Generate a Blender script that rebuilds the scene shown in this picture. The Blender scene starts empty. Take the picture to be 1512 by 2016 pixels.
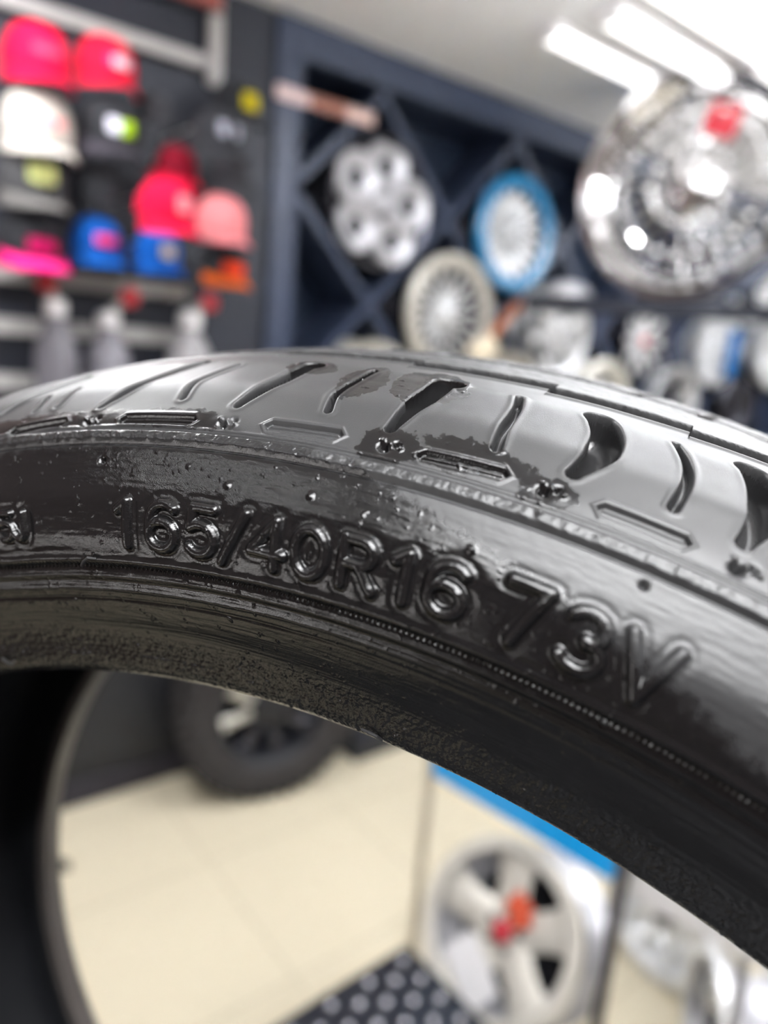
import bpy, math, random
import numpy as np
from mathutils import Matrix, Vector

# ------------------------------------------------------------------ camera, world, exposure
scene = bpy.context.scene
COL = scene.collection
EYE = np.array([0.0, 0.0, 1.57])
FOC = 1450.0                                  # focal length in pixels of the 1512 x 2016 frame
PITCH, ROLL = math.radians(12.9), math.radians(4.6)
FW = np.array([0, math.cos(PITCH), -math.sin(PITCH)])
_R0 = np.array([1.0, 0, 0]); _U0 = np.array([0, math.sin(PITCH), math.cos(PITCH)])
RT = math.cos(ROLL) * _R0 + math.sin(ROLL) * _U0
UP = math.cos(ROLL) * _U0 - math.sin(ROLL) * _R0

cam = bpy.data.cameras.new('camera')
cam.sensor_fit = 'VERTICAL'
cam.sensor_height = 36.0
cam.sensor_width = 27.0
cam.lens = 36.0 * FOC / 2016.0
cam.clip_start = 0.01
cam.dof.use_dof = True
cam.dof.focus_distance = 0.123
cam.dof.aperture_fstop = 7.6
cam_ob = bpy.data.objects.new('camera', cam)
m = Matrix.Identity(4)
for i in range(3):
    m[i][0], m[i][1], m[i][2], m[i][3] = RT[i], UP[i], -FW[i], EYE[i]
cam_ob.matrix_world = m
COL.objects.link(cam_ob)
scene.camera = cam_ob

world = bpy.data.worlds.new('world'); scene.world = world
world.use_nodes = True
world.node_tree.nodes['Background'].inputs[0].default_value = (0.9, 0.95, 1, 1)
world.node_tree.nodes['Background'].inputs[1].default_value = 0.2
scene.view_settings.view_transform = 'Standard'
scene.view_settings.look = 'None'
scene.view_settings.gamma = 1.0
scene.view_settings.use_curve_mapping = False
scene.view_settings.exposure = 1.0
scene.cycles.use_denoising = True
scene.cycles.max_bounces = 7
scene.cycles.sample_clamp_indirect = 40.0
TUBE = 17.0                                   # emission of the added, unseen ceiling tubes
FRONT_TUBE = 1.35                              # the dimmer row by the rack

random.seed(7)
PI = math.pi

# ------------------------------------------------------------------ places in the room
def ray(px, py):
    return FW + RT * ((px - 756) / FOC) - UP * ((py - 1008) / FOC)
def at_z(px, py, z):
    d = ray(px, py); return EYE + d * ((z - EYE[2]) / d[2])
def at_k(px, py, k):
    return EYE + ray(px, py) * k
WA = math.radians(39)                         # heading of the display wall
WD = np.array([math.cos(WA), math.sin(WA), 0]); OUT = np.array([math.sin(WA), -math.cos(WA), 0])
P0 = np.array([0, 2.9, 0])
def wp(t, n, z):                              # along the wall, out of the wall, up
    return P0 + WD * t + OUT * n + np.array([0, 0, z])
def on_wall(px, py, n=0.0):
    d = ray(px, py); k = ((P0 + OUT * n - EYE) @ OUT) / (d @ OUT)
    P = EYE + d * k
    return (P - P0) @ WD, P[2]

# ------------------------------------------------------------------ materials
def new_mat(name):
    mt = bpy.data.materials.new(name); mt.use_nodes = True
    return mt, mt.node_tree, mt.node_tree.nodes['Principled BSDF']
def mat(name, col, rough=0.5, metal=0.0, var=0.06, scale=25.0, bump=0.0, spec=0.5, coat=0.0):
    mt, nt, b = new_mat(name)
    N, L = nt.nodes, nt.links
    tc = N.new('ShaderNodeTexCoord')
    no = N.new('ShaderNodeTexNoise'); no.inputs['Scale'].default_value = scale; no.inputs['Detail'].default_value = 4
    L.new(tc.outputs['Object'], no.inputs['Vector'])
    cr = N.new('ShaderNodeMix'); cr.data_type = 'RGBA'
    cr.inputs['A'].default_value = (*[c * (1 - var) for c in col], 1)
    cr.inputs['B'].default_value = (*[min(1, c * (1 + var)) for c in col], 1)
    L.new(no.outputs['Fac'], cr.inputs['Factor']); L.new(cr.outputs['Result'], b.inputs['Base Color'])
    b.inputs['Roughness'].default_value = rough; b.inputs['Metallic'].default_value = metal
    b.inputs['Specular IOR Level'].default_value = spec
    b.inputs['Coat Weight'].default_value = coat
    if bump:
        bp = N.new('ShaderNodeBump'); bp.inputs['Strength'].default_value = bump; bp.inputs['Distance'].default_value = 0.004
        L.new(no.outputs['Fac'], bp.inputs['Height']); L.new(bp.outputs['Normal'], b.inputs['Normal'])
    return mt
def emit(name, col, s):
    mt, nt, b = new_mat(name)
    b.inputs['Base Color'].default_value = (*col, 1)
    b.inputs['Emission Color'].default_value = (*col, 1); b.inputs['Emission Strength'].default_value = s
    return mt
def srgb(r, g, b):
    f = lambda c: (c / 255 / 12.92) if c / 255 <= .04045 else ((c / 255 + .055) / 1.055) ** 2.4
    return (f(r), f(g), f(b))

M = {}
M['ceiling'] = mat('ceiling_paint', (0.89, 0.91, 0.95), 0.9)
M['slate'] = mat('slate_paint', (0.013, 0.016, 0.028), 0.55)
M['navy_frame'] = mat('blue_grey_frame', (0.035, 0.049, 0.092), 0.45)
M['recess'] = mat('dark_navy_board', (0.009, 0.021, 0.050), 0.6)
M['room_wall'] = mat('dim_wall', (0.090, 0.062, 0.056), 0.8)
M['rail'] = mat('pale_grey_metal', (0.42, 0.41, 0.40), 0.4, 0.0)
M['black_cloth'] = mat('black_cloth', (0.010, 0.011, 0.015), 0.85, bump=0.3, scale=200)
M['char_cloth'] = mat('charcoal_cloth', (0.03, 0.03, 0.036), 0.85, bump=0.3, scale=200)
M['silver'] = mat('silver_alloy', (0.78, 0.79, 0.80), 0.3, 0.4)
M['satin'] = mat('satin_silver', (0.50, 0.50, 0.53), 0.34, 0.3)
M['cream_metal'] = mat('cream_lip', (0.58, 0.56, 0.50), 0.3, 0.25)
M['bolt_chrome'] = mat('bolt_chrome', (0.92, 0.92, 0.92), 0.03, 1.0, var=0.01)
M['dark_chrome'] = mat('dark_chrome', (0.11, 0.11, 0.13), 0.25, 0.9)
M['chrome'] = mat('chrome', (0.70, 0.69, 0.69), 0.05, 1.0, var=0.02)
M['black'] = mat('satin_black', (0.012, 0.013, 0.017), 0.45)
M['charcoal'] = mat('charcoal_panel', (0.016, 0.017, 0.021), 0.5)
M['rubber_far'] = mat('plain_rubber', (0.022, 0.020, 0.020), 0.7, bump=0.4, scale=60)
M['red'] = mat('red_sticker', (0.55, 0.02, 0.04), 0.4)
M['white'] = mat('white_plastic', (0.80, 0.79, 0.80), 0.4)

# floor tiles
mt, nt, b = new_mat('cream_tile'); N, L = nt.nodes, nt.links
tc = N.new('ShaderNodeTexCoord'); mp = N.new('ShaderNodeMapping')
mp.inputs['Rotation'].default_value = (0, 0, -WA); mp.inputs['Location'].default_value = (0.13, 0.22, 0)
bk = N.new('ShaderNodeTexBrick'); bk.offset = 0; bk.inputs['Scale'].default_value = 1.0
bk.inputs['Brick Width'].default_value = 0.5; bk.inputs['Row Height'].default_value = 0.5
bk.inputs['Mortar Size'].default_value = 0.004; bk.inputs['Mortar Smooth'].default_value = 0.3
bk.inputs['Color1'].default_value = (0.64, 0.575, 0.43, 1); bk.inputs['Color2'].default_value = (0.62, 0.558, 0.418, 1)
bk.inputs['Mortar'].default_value = (0.50, 0.45, 0.335, 1)
L.new(tc.outputs['Object'], mp.inputs['Vector']); L.new(mp.outputs['Vector'], bk.inputs['Vector'])
L.new(bk.outputs['Color'], b.inputs['Base Color']); b.inputs['Roughness'].default_value = 0.42
M['tile'] = mt

# ------------------------------------------------------------------ mesh building
class MB:
    def __init__(self): self.v, self.f = [], []
    def add(self, vs, fs, mtx=None):
        o = len(self.v)
        if mtx is not None: vs = [tuple(mtx @ Vector(p)) for p in vs]
        self.v.extend(vs); self.f.extend([tuple(i + o for i in f) for f in fs]); return self
    def box(self, x0, x1, y0, y1, z0, z1, mtx=None, bev=0.0):
        if bev <= 0:
            vs = [(x, y, z) for x in (x0, x1) for y in (y0, y1) for z in (z0, z1)]
            return self.add(vs, [(0, 1, 3, 2), (4, 6, 7, 5), (0, 4, 5, 1), (2, 3, 7, 6), (0, 2, 6, 4), (1, 5, 7, 3)], mtx)
        def ringz(z, i):                      # rounded-corner prism with chamfered ends
            pts = []
            for cx, cy, a0 in ((x1 - bev, y1 - bev, 0), (x0 + bev, y1 - bev, 90), (x0 + bev, y0 + bev, 180), (x1 - bev, y0 + bev, 270)):
                for k in range(4):
                    a = math.radians(a0 + 30 * k); pts.append((cx + (bev - i) * math.cos(a), cy + (bev - i) * math.sin(a), z))
            return pts
        c = bev * 0.4
        rings = [ringz(z0, c), ringz(z0 + c, 0), ringz(z1 - c, 0), ringz(z1, c)]
        return self.loft(rings, mtx, caps=True)
    def loft(self, rings, mtx=None, caps=False, closed=False):
        n = len(rings[0]); vs = [p for r in rings for p in r]; fs = []
        R = len(rings)
        for i in range(R if closed else R - 1):
            a, b2 = i * n, ((i + 1) % R) * n
            for j in range(n):
                k = (j + 1) % n
                fs.append((a + j, a + k, b2 + k, b2 + j))
        if caps and not closed:
            fs.append(tuple(range(n))[::-1]); fs.append(tuple(range((R - 1) * n, R * n)))
        return self.add(vs, fs, mtx)
    def lathe(self, prof, n=48, axis='Y', mtx=None, closed=False):
        rings = []
        for j in range(n):
            a = 2 * PI * j / n; c, s = math.cos(a), math.sin(a)
            if axis == 'Y': rings.append([(r * c, y, r * s) for r, y in prof])
            else: rings.append([(r * c, r * s, y) for r, y in prof])
        m_ = len(prof); vs = [p for r in rings for p in r]; fs = []
        for j in range(n):
            k = (j + 1) % n
            for i in range(m_ if closed else m_ - 1):
                i2 = (i + 1) % m_
                fs.append((j * m_ + i, j * m_ + i2, k * m_ + i2, k * m_ + i))
        return self.add(vs, fs, mtx)
    def tube(self, pts, r, n=10, mtx=None):
        pts = [Vector(p) for p in pts]; rings = []
        for i, p in enumerate(pts):
            d = (pts[min(i + 1, len(pts) - 1)] - pts[max(i - 1, 0)]).normalized()
            a = Vector((0, 0, 1)) if abs(d.z) < .9 else Vector((1, 0, 0))
            x = d.cross(a).normalized(); y = d.cross(x)
            rr = r[i] if isinstance(r, (list, tuple)) else r
            rings.append([tuple(p + x * rr * math.cos(2 * PI * j / n) + y * rr * math.sin(2 * PI * j / n)) for j in range(n)])
        return self.loft(rings, mtx, caps=True)
    def build(self, name, material, parent=None, sharp=38):
        me = bpy.data.meshes.new(name); me.from_pydata(self.v, [], self.f); me.validate(); me.update()
        import bmesh
        bm = bmesh.new(); bm.from_mesh(me); bmesh.ops.recalc_face_normals(bm, faces=bm.faces); bm.to_mesh(me); bm.free()
        me.shade_smooth(); me.set_sharp_from_angle(angle=math.radians(sharp))
        me.materials.append(material)
        o = bpy.data.objects.new(name, me); COL.objects.link(o)
        if parent is not None: o.parent = parent
        return o

def tag(o, label, cat, group=None, kind=None):
    o['label'] = label; o['category'] = cat
    if group: o['group'] = group
    if kind: o['kind'] = kind
    return o
def thing(name, label, cat, loc=(0, 0, 0), rz=0.0, group=None, tilt=0.0):
    o = bpy.data.objects.new(name, None); COL.objects.link(o); o.empty_display_size = 0.02
    o.location = tuple(float(c) for c in loc); o.rotation_euler = (tilt, 0, rz)
    return tag(o, label, cat, group)
def struct(name, mb, material):
    o = mb.build(name, material); o['kind'] = 'structure'; return o
WALLM = Matrix.Translation(Vector(P0)) @ Matrix.Rotation(WA, 4, 'Z')      # wall frame: x along, -y out

# ------------------------------------------------------------------ room shell
CEIL = 2.545
struct('floor', MB().box(-1.4, 4.7, -2.4, 6.8, -0.05, 0), M['tile'])
struct('ceiling', MB().box(-1.4, 4.7, -2.4, 6.8, CEIL, CEIL + 0.05), M['ceiling'])
struct('wall_back', MB().box(-1.65, 5.0, 0.36, 0.44, 0.0, CEIL, WALLM), M['recess'])
struct('wall_left', MB().box(-1.38, -1.30, -2.4, 1.95, 0.0, CEIL), M['room_wall'])  # unseen wall, set close and dark to darken the sidewall's reflections
struct('wall_right', MB().box(4.0, 4.08, -2.4, 6.4, 0.0, CEIL), M['room_wall'])
struct('wall_rear', MB().box(-1.38, 4.08, -2.44, -2.36, 0.0, CEIL), M['room_wall'])

wn_ = MB()                                                    # unseen low strip window, added to throw glints on the lettering
for a_, b_, c_, d_ in ((-1.30, -.35, .90, .93), (-1.30, -.35, 1.10, 1.13), (-1.30, -1.27, .93, 1.10), (-.38, -.35, .93, 1.10), (-.84, -.81, .93, 1.10)):
    wn_.box(-1.299, -1.27, a_, b_, c_, d_)
w1_ = struct('added_window', wn_, M['rail'])
MB().box(-1.2995, -1.29, -1.27, -.38, .93, 1.10).build('glint_pane', emit('glint_pane_glow', (1.0, .97, .95), 4.5), w1_)
cb_ = MB().box(-.25, .75, -.90, .40, 1.00, 1.031, bev=.006); cb_.box(-.22, .72, -.86, .36, 0.0, .9999)
struct('added_counter', cb_, M['black'])  # unseen worktop added under the tyre to keep floor reflections off it

# ceiling tube lights, lying along the display wall
def ceiling_light(label, t0, t1, n, w, group, glow=None, drop=0.0, up_glow=0.0):
    c = wp((t0 + t1) / 2, n, CEIL - drop)
    root = thing('ceiling_light', label, 'ceiling light', c, WA, group)
    Lh = (t1 - t0) / 2
    MB().box(-Lh, Lh, -w * .55, w * .55, -0.022, -0.0005, bev=0.004).build('housing', M['white'], root)
    d = MB(); rings = []
    for x in (-Lh + .01, -Lh + .02, Lh - .02, Lh - .01):
        s = .6 if abs(x) > Lh - .015 else 1
        rings.append([(x, w * .45 * s * math.cos(a), -0.022 - 0.022 * s * math.sin(a)) for a in [PI * k / 10 for k in range(11)]])
    d.loft(rings, caps=True).build('tube_diffuser', emit('tube_glow', (0.985, 0.99, 1.0), glow or TUBE), root)
    if up_glow:                                                  # hung on rods; strip on the back added to brighten the ceiling
        MB().box(-Lh + .02, Lh - .02, -w * .4, w * .4, 0.0, .012, bev=.004).build('added_uplight', emit('added_up_glow', (0.985, 0.99, 1.0), up_glow), root)
    if drop:
        for s in (-.7, .7): MB().tube([(s * Lh, 0, .012), (s * Lh, 0, drop - .002)], .004, 8).build('hanging_rod', M['rail'], root)
    for s in (-1, 1):
        MB().box(s * Lh - .012, s * Lh + .012, -w * .5, w * .5, -0.046, -0.002, bev=0.004).build('end_cap', M['white'], root)
    return root
G = 'tube lights on the ceiling'
ceiling_light('short white tube light on the ceiling, nearest to the dark wheel rack', 0.04, 0.71, 0.544, 0.085, G, FRONT_TUBE)
ceiling_light('long bright tube light on the ceiling, middle one of three', 0.06, 1.75, 0.75, 0.095, G, FRONT_TUBE)
ceiling_light('bright tube light on the ceiling, farthest from the wheel rack, at the top edge', -0.15, 1.7, 0.946, 0.095, G, FRONT_TUBE)
for t, n, hl, dn_, up_ in ((-1.60, 0.55, .28, 3.4, .6), (-0.30, 1.35, .45, .45, 1.8), (-0.75, 1.98, .50, .40, .2), (-1.9, 2.45, .5, 1.1, .2), (-2.0, 2.68, .6, 1.4, .2),
                           (-2.1, 2.95, .6, 1.4, .2), (-2.72, 1.85, .10, 1.0, 0), (0.4, 1.85, .5, .7, 2.6), (0.2, 3.5, .6, 1.2, 1.2), (2.0, 2.6, .6, 1.2, 2.0), (1.3, 1.5, .6, 1.3, 2.8), (2.3, 1.0, .5, 1.2, 2)):
    ceiling_light('unseen tube light on two thin rods, added to light the room and tyre', t - hl, t + hl, n, 0.11, G, TUBE * dn_, .16, TUBE * up_)  # out-of-view tubes added for the tyre's sheen and the room's brightness



# ------------------------------------------------------------------ the foreground tyre
TC = np.array([-0.01144, 0.22094, 0.2425])                 # camera frame: right, down, forward
TAZ, TEL = 0.4058, 0.17136
ta = np.array([math.sin(TAZ) * math.cos(TEL), -math.sin(TEL), math.cos(TAZ) * math.cos(TEL)])
tu = np.array([0, -1, 0.]) - ta * (-ta[1]); tu /= np.linalg.norm(tu); tv = np.cross(ta, tu)
C2W = np.array([RT, -UP, FW]).T
tw = [C2W @ x for x in (tv, ta, tu)]                       # local X (right), Y (axis, away), Z (up)
PRN = [(.2018, -.0640), (.2030, -.0685), (.2060, -.0704), (.2100, -.0714), (.2150, -.0738), (.2185, -.0765), (.2240, -.0795), (.2330, -.0825), (.2420, -.0815),
       (.2500, -.0765), (.2545, -.0715), (.2600, -.0630), (.2645, -.0500), (.2672, -.0300), (.2683, -.0100),
       (.2683, .0100), (.2672, .0300), (.2645, .0500), (.2600, .0630), (.2545, .0715), (.2500, .0775),
       (.2420, .0835), (.2330, .0845), (.2240, .0825), (.2140, .0785), (.2045, .0755), (.2010, .0715)]
PRN = np.array(PRN)
SK = np.r_[0, np.cumsum(np.hypot(*np.diff(PRN, axis=0).T))] * 1000
SK += 23.8 - SK[5]
def smooth_profile(sg):
    ss = np.linspace(SK[0], SK[-1], 1400)
    pr = np.c_[np.interp(ss, SK, PRN[:, 0]), np.interp(ss, SK, PRN[:, 1])]
    k = np.hanning(41); k /= k.sum()
    sm = np.c_[[np.convolve(np.pad(pr[:, i], 20, mode='edge'), k, 'valid') for i in (0, 1)]].T
    sm[:20] = pr[:20]; sm[-20:] = pr[-20:]
    r = np.interp(sg, ss, sm[:, 0]); z = np.interp(sg, ss, sm[:, 1])
    d = np.gradient(sm, ss, axis=0)
    nr, nz = d[:, 1], -d[:, 0]
    l = np.hypot(nr, nz); nr, nz = nr / l, nz / l
    nr = np.convolve(np.pad(nr, 8, mode='edge'), np.ones(17) / 17, 'valid'); nz = np.convolve(np.pad(nz, 8, mode='edge'), np.ones(17) / 17, 'valid')
    return r, z, np.interp(sg, ss, nr), np.interp(sg, ss, nz)

th = np.concatenate([np.arange(-PI, -0.34, 0.03), np.arange(-0.34, -0.24, 0.004), np.arange(-0.24, 0.64, 0.00062), np.arange(0.64, 0.8, 0.004), np.arange(0.8, PI - 0.02, 0.03)])
sg = np.concatenate([np.arange(SK[0], 58, 0.2), np.arange(58, 94, 0.16), np.arange(94, 112, 0.17), np.arange(112, 118, .3), np.arange(118, 160, 0.8), np.arange(160, SK[-1], 2.0), [SK[-1]]])
NT, NS = len(th), len(sg)
pr_r, pr_z, n_r, n_z = smooth_profile(sg)
H = np.zeros((NT, NS))                                      # relief in mm
wet_and_shade = np.zeros((NT, NS))                                    # tyre shine on the rubber, plus shade put into the grooves
rng = np.random.default_rng(3)

def vnoise(x, y, seed):
    g = np.random.default_rng(seed).random((257, 257))
    xi, yi = np.floor(x).astype(int), np.floor(y).astype(int); fx, fy = x - xi, y - yi
    fx = fx * fx * (3 - 2 * fx); fy = fy * fy * (3 - 2 * fy)
    a, b_, c, d = g[xi % 256, yi % 256], g[(xi + 1) % 256, yi % 256], g[xi % 256, (yi + 1) % 256], g[(xi + 1) % 256, (yi + 1) % 256]
    return (a * (1 - fx) + b_ * fx) * (1 - fy) + (c * (1 - fx) + d * fx) * fy
def fbm(x, y, seed, octv=4):
    t, amp, s = 0, 1, 0
    for o in range(octv):
        t = t + amp * vnoise(x * 2 ** o + 17 * o, y * 2 ** o + 5 * o, seed + o); s += amp; amp *= .55
    return t / s - .5
def sstep(e0, e1, x):
    t = np.clip((x - e0) / (e1 - e0), 0, 1); return t * t * (3 - 2 * t)
def window(t0, t1, s0, s1):
    i0, i1 = np.searchsorted(th, t0), np.searchsorted(th, t1); j0, j1 = np.searchsorted(sg, s0), np.searchsorted(sg, s1)
    return slice(i0, max(i1, i0 + 1)), slice(j0, max(j1, j0 + 1))
RAD = 262.0
def polydist(T, S_, pts, rad):
    """distance in mm to a polyline of (theta, s), and the place along it"""
    best = np.full(T.shape, 1e9); par = np.zeros(T.shape); n = len(pts) - 1
    for k in range(n):
        ax, ay = pts[k][0] * rad, pts[k][1]; bx, by = pts[k + 1][0] * rad, pts[k + 1][1]
        dx, dy = bx - ax, by - ay; L2 = dx * dx + dy * dy + 1e-12
        q = np.clip(((T * rad - ax) * dx + (S_ - ay) * dy) / L2, 0, 1)
        d = np.hypot(T * rad - ax - q * dx, S_ - ay - q * dy)
        m_ = d < best; best = np.where(m_, d, best); par = np.where(m_, (k + q) / n, par)
    return best, par
def refine(pts, n=6):                                       # Catmull-Rom through the points
    P = [pts[0]] + list(pts) + [pts[-1]]; o = []
    for i in range(1, len(P) - 2):
        p0, p1, p2, p3 = [np.array(P[i + k]) for k in (-1, 0, 1, 2)]
        for k in range(n):
            t = k / n; o.append(tuple(.5 * (2 * p1 + (p2 - p0) * t + (2 * p0 - 5 * p1 + 4 * p2 - p3) * t * t + (3 * p1 - p0 - 3 * p2 + p3) * t ** 3)))
    o.append(tuple(pts[-1])); return o
def feature(pts, rad, reach, fn, curve=True):
    """apply fn(distance, place, theta, s, old relief) -> new relief near a polyline"""
    if curve and len(pts) > 2: pts = refine(pts)
    ts, s_ = [p[0] for p in pts], [p[1] for p in pts]
    w = window(min(ts) - reach / rad, max(ts) + reach / rad, min(s_) - reach, max(s_) + reach)
    T, S_ = np.meshgrid(th[w[0]], sg[w[1]], indexing='ij')
    if T.size == 0: return
    d, p = polydist(T, S_, pts, rad)
    H[w] = fn(d, p, T, S_, H[w])

TT, SS = np.meshgrid(th, sg, indexing='ij')
# -- tread: lateral grooves that hook at the top, one measured row, then repeated round the tyre
MAIN = [[(-.108, 69), (-.085, 76), (-.060, 85)],
        [(.008, 68.3), (.024, 75.5), (.043, 85), (.050, 88)],
        [(.1255, 69.2), (.1375, 78), (.1430, 86.5), (.1480, 88)],
        [(.2385, 69.0), (.2425, 76.5), (.2455, 84), (.2465, 88.0), (.2520, 88.6)],
        [(.3530, 70.2), (.3610, 76.0), (.3610, 82.5), (.3550, 87.5), (.3500, 89.8)],
        [(.4500, 69.5), (.4560, 76.5), (.4540, 83.5), (.4480, 89.0), (.4440, 91.0)],
        [(.5600, 69.5), (.5660, 76.5), (.5630, 83.5), (.5570, 89.0)]]
WID = [1.1, 1.2, 1.5, 1.75, 2.3, 2.4, 2.3]
def groove(depth, w0, edge=.55, taper=.35):
    def fn(d, p, T, S_, h):
        w = w0 * (.38 + .62 * sstep(0, taper, p))
        g = sstep(w + edge, w - edge * .4, d)
        lip = .10 * np.exp(-((d - w - .9) / .55) ** 2) * (g < .4)
        return h - depth * g * (.35 + .65 * np.sqrt(np.clip(1 - (d / (w + .3)) ** 2, 0, 1))) + lip
    return fn
for pts, w0 in zip(MAIN, WID): feature(pts, RAD, 6, groove(6.2, w0))
for k in range(7, 55):                                      # the rest of the way round, out of the frame
    t0 = .4500 + .1115 * (k - 5)
    while t0 > PI: t0 -= 2 * PI
    if t0 < -.2 or t0 > .6: feature([(t0, 69.5), (t0 + .006, 76.5), (t0 + .003, 84), (t0 - .004, 89)], RAD, 6, groove(4.2, 2.2), False)
SIPE = [[(-.062, 69.2), (-.0635, 74)], [(-.0400, 69.8), (-.0390, 76.5)], [(.0765, 70.4), (.0745, 76.8), (.0863, 86)],
        [(.1914, 70.6), (.1877, 76.8), (.1939, 88.4)], [(.3055, 70.6), (.3026, 76.3), (.3014, 83.9), (.2975, 89.0)],
        [(.4100, 70.6), (.4120, 77.2), (.4089, 83.1), (.3985, 89.8)], [(.5150, 70.6), (.5170, 77), (.5140, 83), (.504, 89.8)]]
for i, pts in enumerate(SIPE):
    w0 = .50 if i < 4 else .75
    feature(pts, RAD, 4, lambda d, p, T, S_, h, w0=w0: h - 2.2 * sstep(w0 * (1.15 - .45 * p) + .3, w0 * .3, d) + .12 * np.exp(-((d - 1.3) / .5) ** 2))
# -- circumferential groove with a step at every pitch
STEPS = [-.118, -.01, .0985, .2062, .3076, .404, .505, .61]
def gcentre(T):
    c = np.full(T.shape, 104.2)
    for a, b_ in zip(STEPS[:-1], STEPS[1:]):
        q = (T - a) / (b_ - a); c = np.where((q >= 0) & (q < 1), 103.0 + 3.2 * (q - .5) , c)
    return c
w = (slice(None), slice(np.searchsorted(sg, 92), np.searchsorted(sg, 118)))
gc = gcentre(TT[w]); rough_edge = fbm(TT[w] * 262 * .5, SS[w] * .8, 40) * 1.6
g = sstep(3.9, 3.0, np.abs(SS[w] - gc) + rough_edge * .4)
H[w] -= 5.0 * g * (1 + .25 * rough_edge)
H[w] += .35 * np.exp(-((SS[w] - gc + 4.6) / .7) ** 2)
# second groove beyond, and worn texture on the far ribs
w = (slice(None), slice(np.searchsorted(sg, 108), np.searchsorted(sg, 160)))
H[w] += fbm(TT[w] * 262 * .35, SS[w] * .35, 50) * .55 * sstep(107, 111, SS[w])
H[w] -= 4.0 * sstep(3.0, 2.2, np.abs(SS[w] - 128))
for k in range(-30, 30):
    t0 = k * .0558 + .02
    feature([(t0, 131), (t0 + .015, 150)], RAD, 5, lambda d, p, T, S_, h: h - 3 * sstep(1.6, .9, d), False)
# -- shoulder: long lozenge recesses and small pits between
SLOT = [(-.1800, -.1200, 62.6, 63.2), (-.0740, -.0100, 62.6, 64.0), (.0325, .1060, 64.0, 64.2), (.1520, .2160, 64.7, 65.2), (.2600, .3240, 64.5, 65.4), (.3690, .4290, 65.3, 65.2), (.4780, .5400, 65.0, 65.0), (.5900, .6400, 65, 65)]
for a, b_, s0, s1 in SLOT:
    def lozenge(d, p, T, S_, h):
        q = (T - a) / (b_ - a); sc = s0 + (s1 - s0) * q
        dx = (np.abs(T - (a + b_) / 2) - (b_ - a) / 2) * RAD + np.abs(S_ - sc) * .9 + .9
        dy = np.abs(S_ - sc) - 1.15
        dd = np.maximum(dx, dy)
        return h - .85 * sstep(.15, -.45, dd) + .22 * np.exp(-((dd - .55) / .4) ** 2) + .5 * sstep(-.2, -.9, dd) * sstep(sc - .3, sc + .6, S_)
    feature([(a, s0), (b_, s1)], RAD, 4, lozenge, False)
PIT = [(-.098, 63.2), (.0097, 63.7), (.1271, 64.2), (.2446, 65.0), (.3459, 65.2), (.4540, 65.0), (.5600, 65.0)]
for t0, s0 in PIT:
    for dt, ds, h0, r0 in ((-.003, -.4, -1.3, .9), (.004, .6, -1.0, .7), (.0005, .2, .95, .6), (.0075, -.2, .6, .45), (-.0065, .9, .45, .4)):
        feature([(t0 + dt, s0 + ds), (t0 + dt + 1e-5, s0 + ds)], RAD, 4, lambda d, p, T, S_, h: h + h0 * np.exp(-(d / r0) ** 2), False)
# -- ridge between tread shoulder and sidewall
rim_n = fbm(TT * 262 * .8, SS * .7, 140, 3)
H += .55 * np.exp(-(np.maximum(np.abs(SS - 60.0) - .7, 0) / .45) ** 2) * (1 + .8 * rim_n) - .45 * np.exp(-((SS - 58.2) / .35) ** 2) + .3 * np.exp(-((SS - 62.2) / .35) ** 2)
# small vent marks
for t0, s0, k in ((.0406, 54.7, -1.1), (.4114, 56.2, -.9), (.4485, 64.7, -.9), (.3180, 52.0, .5), (.2100, 53.0, .4), (.1500, 52.2, .4), (.3459, 60.4, .6)):
    feature([(t0, s0), (t0 + 1e-5, s0)], RAD, 3, lambda d, p, T, S_, h: h + k * np.exp(-(d / .55) ** 2), False)
# -- bead and rim line: hatch ring, fine rings, grainy band
hs = 35.0 + 2.6 * np.sin(np.clip((TT + .05) / .9, 0, 1) * PI) ** 1.0
H += -.7 * np.exp(-((SS - hs + .9) / .55) ** 2) + .5 * np.exp(-((SS - hs - .8) / .8) ** 2)
H += .22 * np.sin(TT * 236 * 2 * PI / .95 + (SS - hs) * 1.2) * np.exp(-((SS - hs + .6) / .55) ** 2)
for o_, a_ in ((-2.6, .28), (-4.0, -.3), (-5.6, .22), (-8.0, -.18)):
    H += a_ * np.exp(-((SS - hs - o_) / .45) ** 2)
w = (slice(None), slice(0, np.searchsorted(sg, 30)))
grain = fbm(TT[w] * 220 * 1.3, SS[w] * 1.3, 60, 3)
H[w] += grain * .30 * sstep(5.0, 7.5, SS[w]) * sstep(19, 15, SS[w])
H[w] += fbm(TT[w] * 220 * .08, SS[w] * 2.2, 70, 3) * .12 * sstep(30, 24, SS[w])
# soft uneven rubber on the sidewall, stretched round the tyre
w = (slice(None), slice(np.searchsorted(sg, 24), np.searchsorted(sg, 60)))
H[w] += fbm(TT[w] * 240 * .045, SS[w] * .55, 80, 4) * .16 * sstep(60, 56, SS[w]) * sstep(24, 30, SS[w])
H[w] += fbm(TT[w] * 240 * .5, SS[w] * 1.5, 85, 3) * .07
H += fbm(TT * 262 * .06, SS * .08, 90, 3) * .25 * sstep(62, 68, SS)

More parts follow.
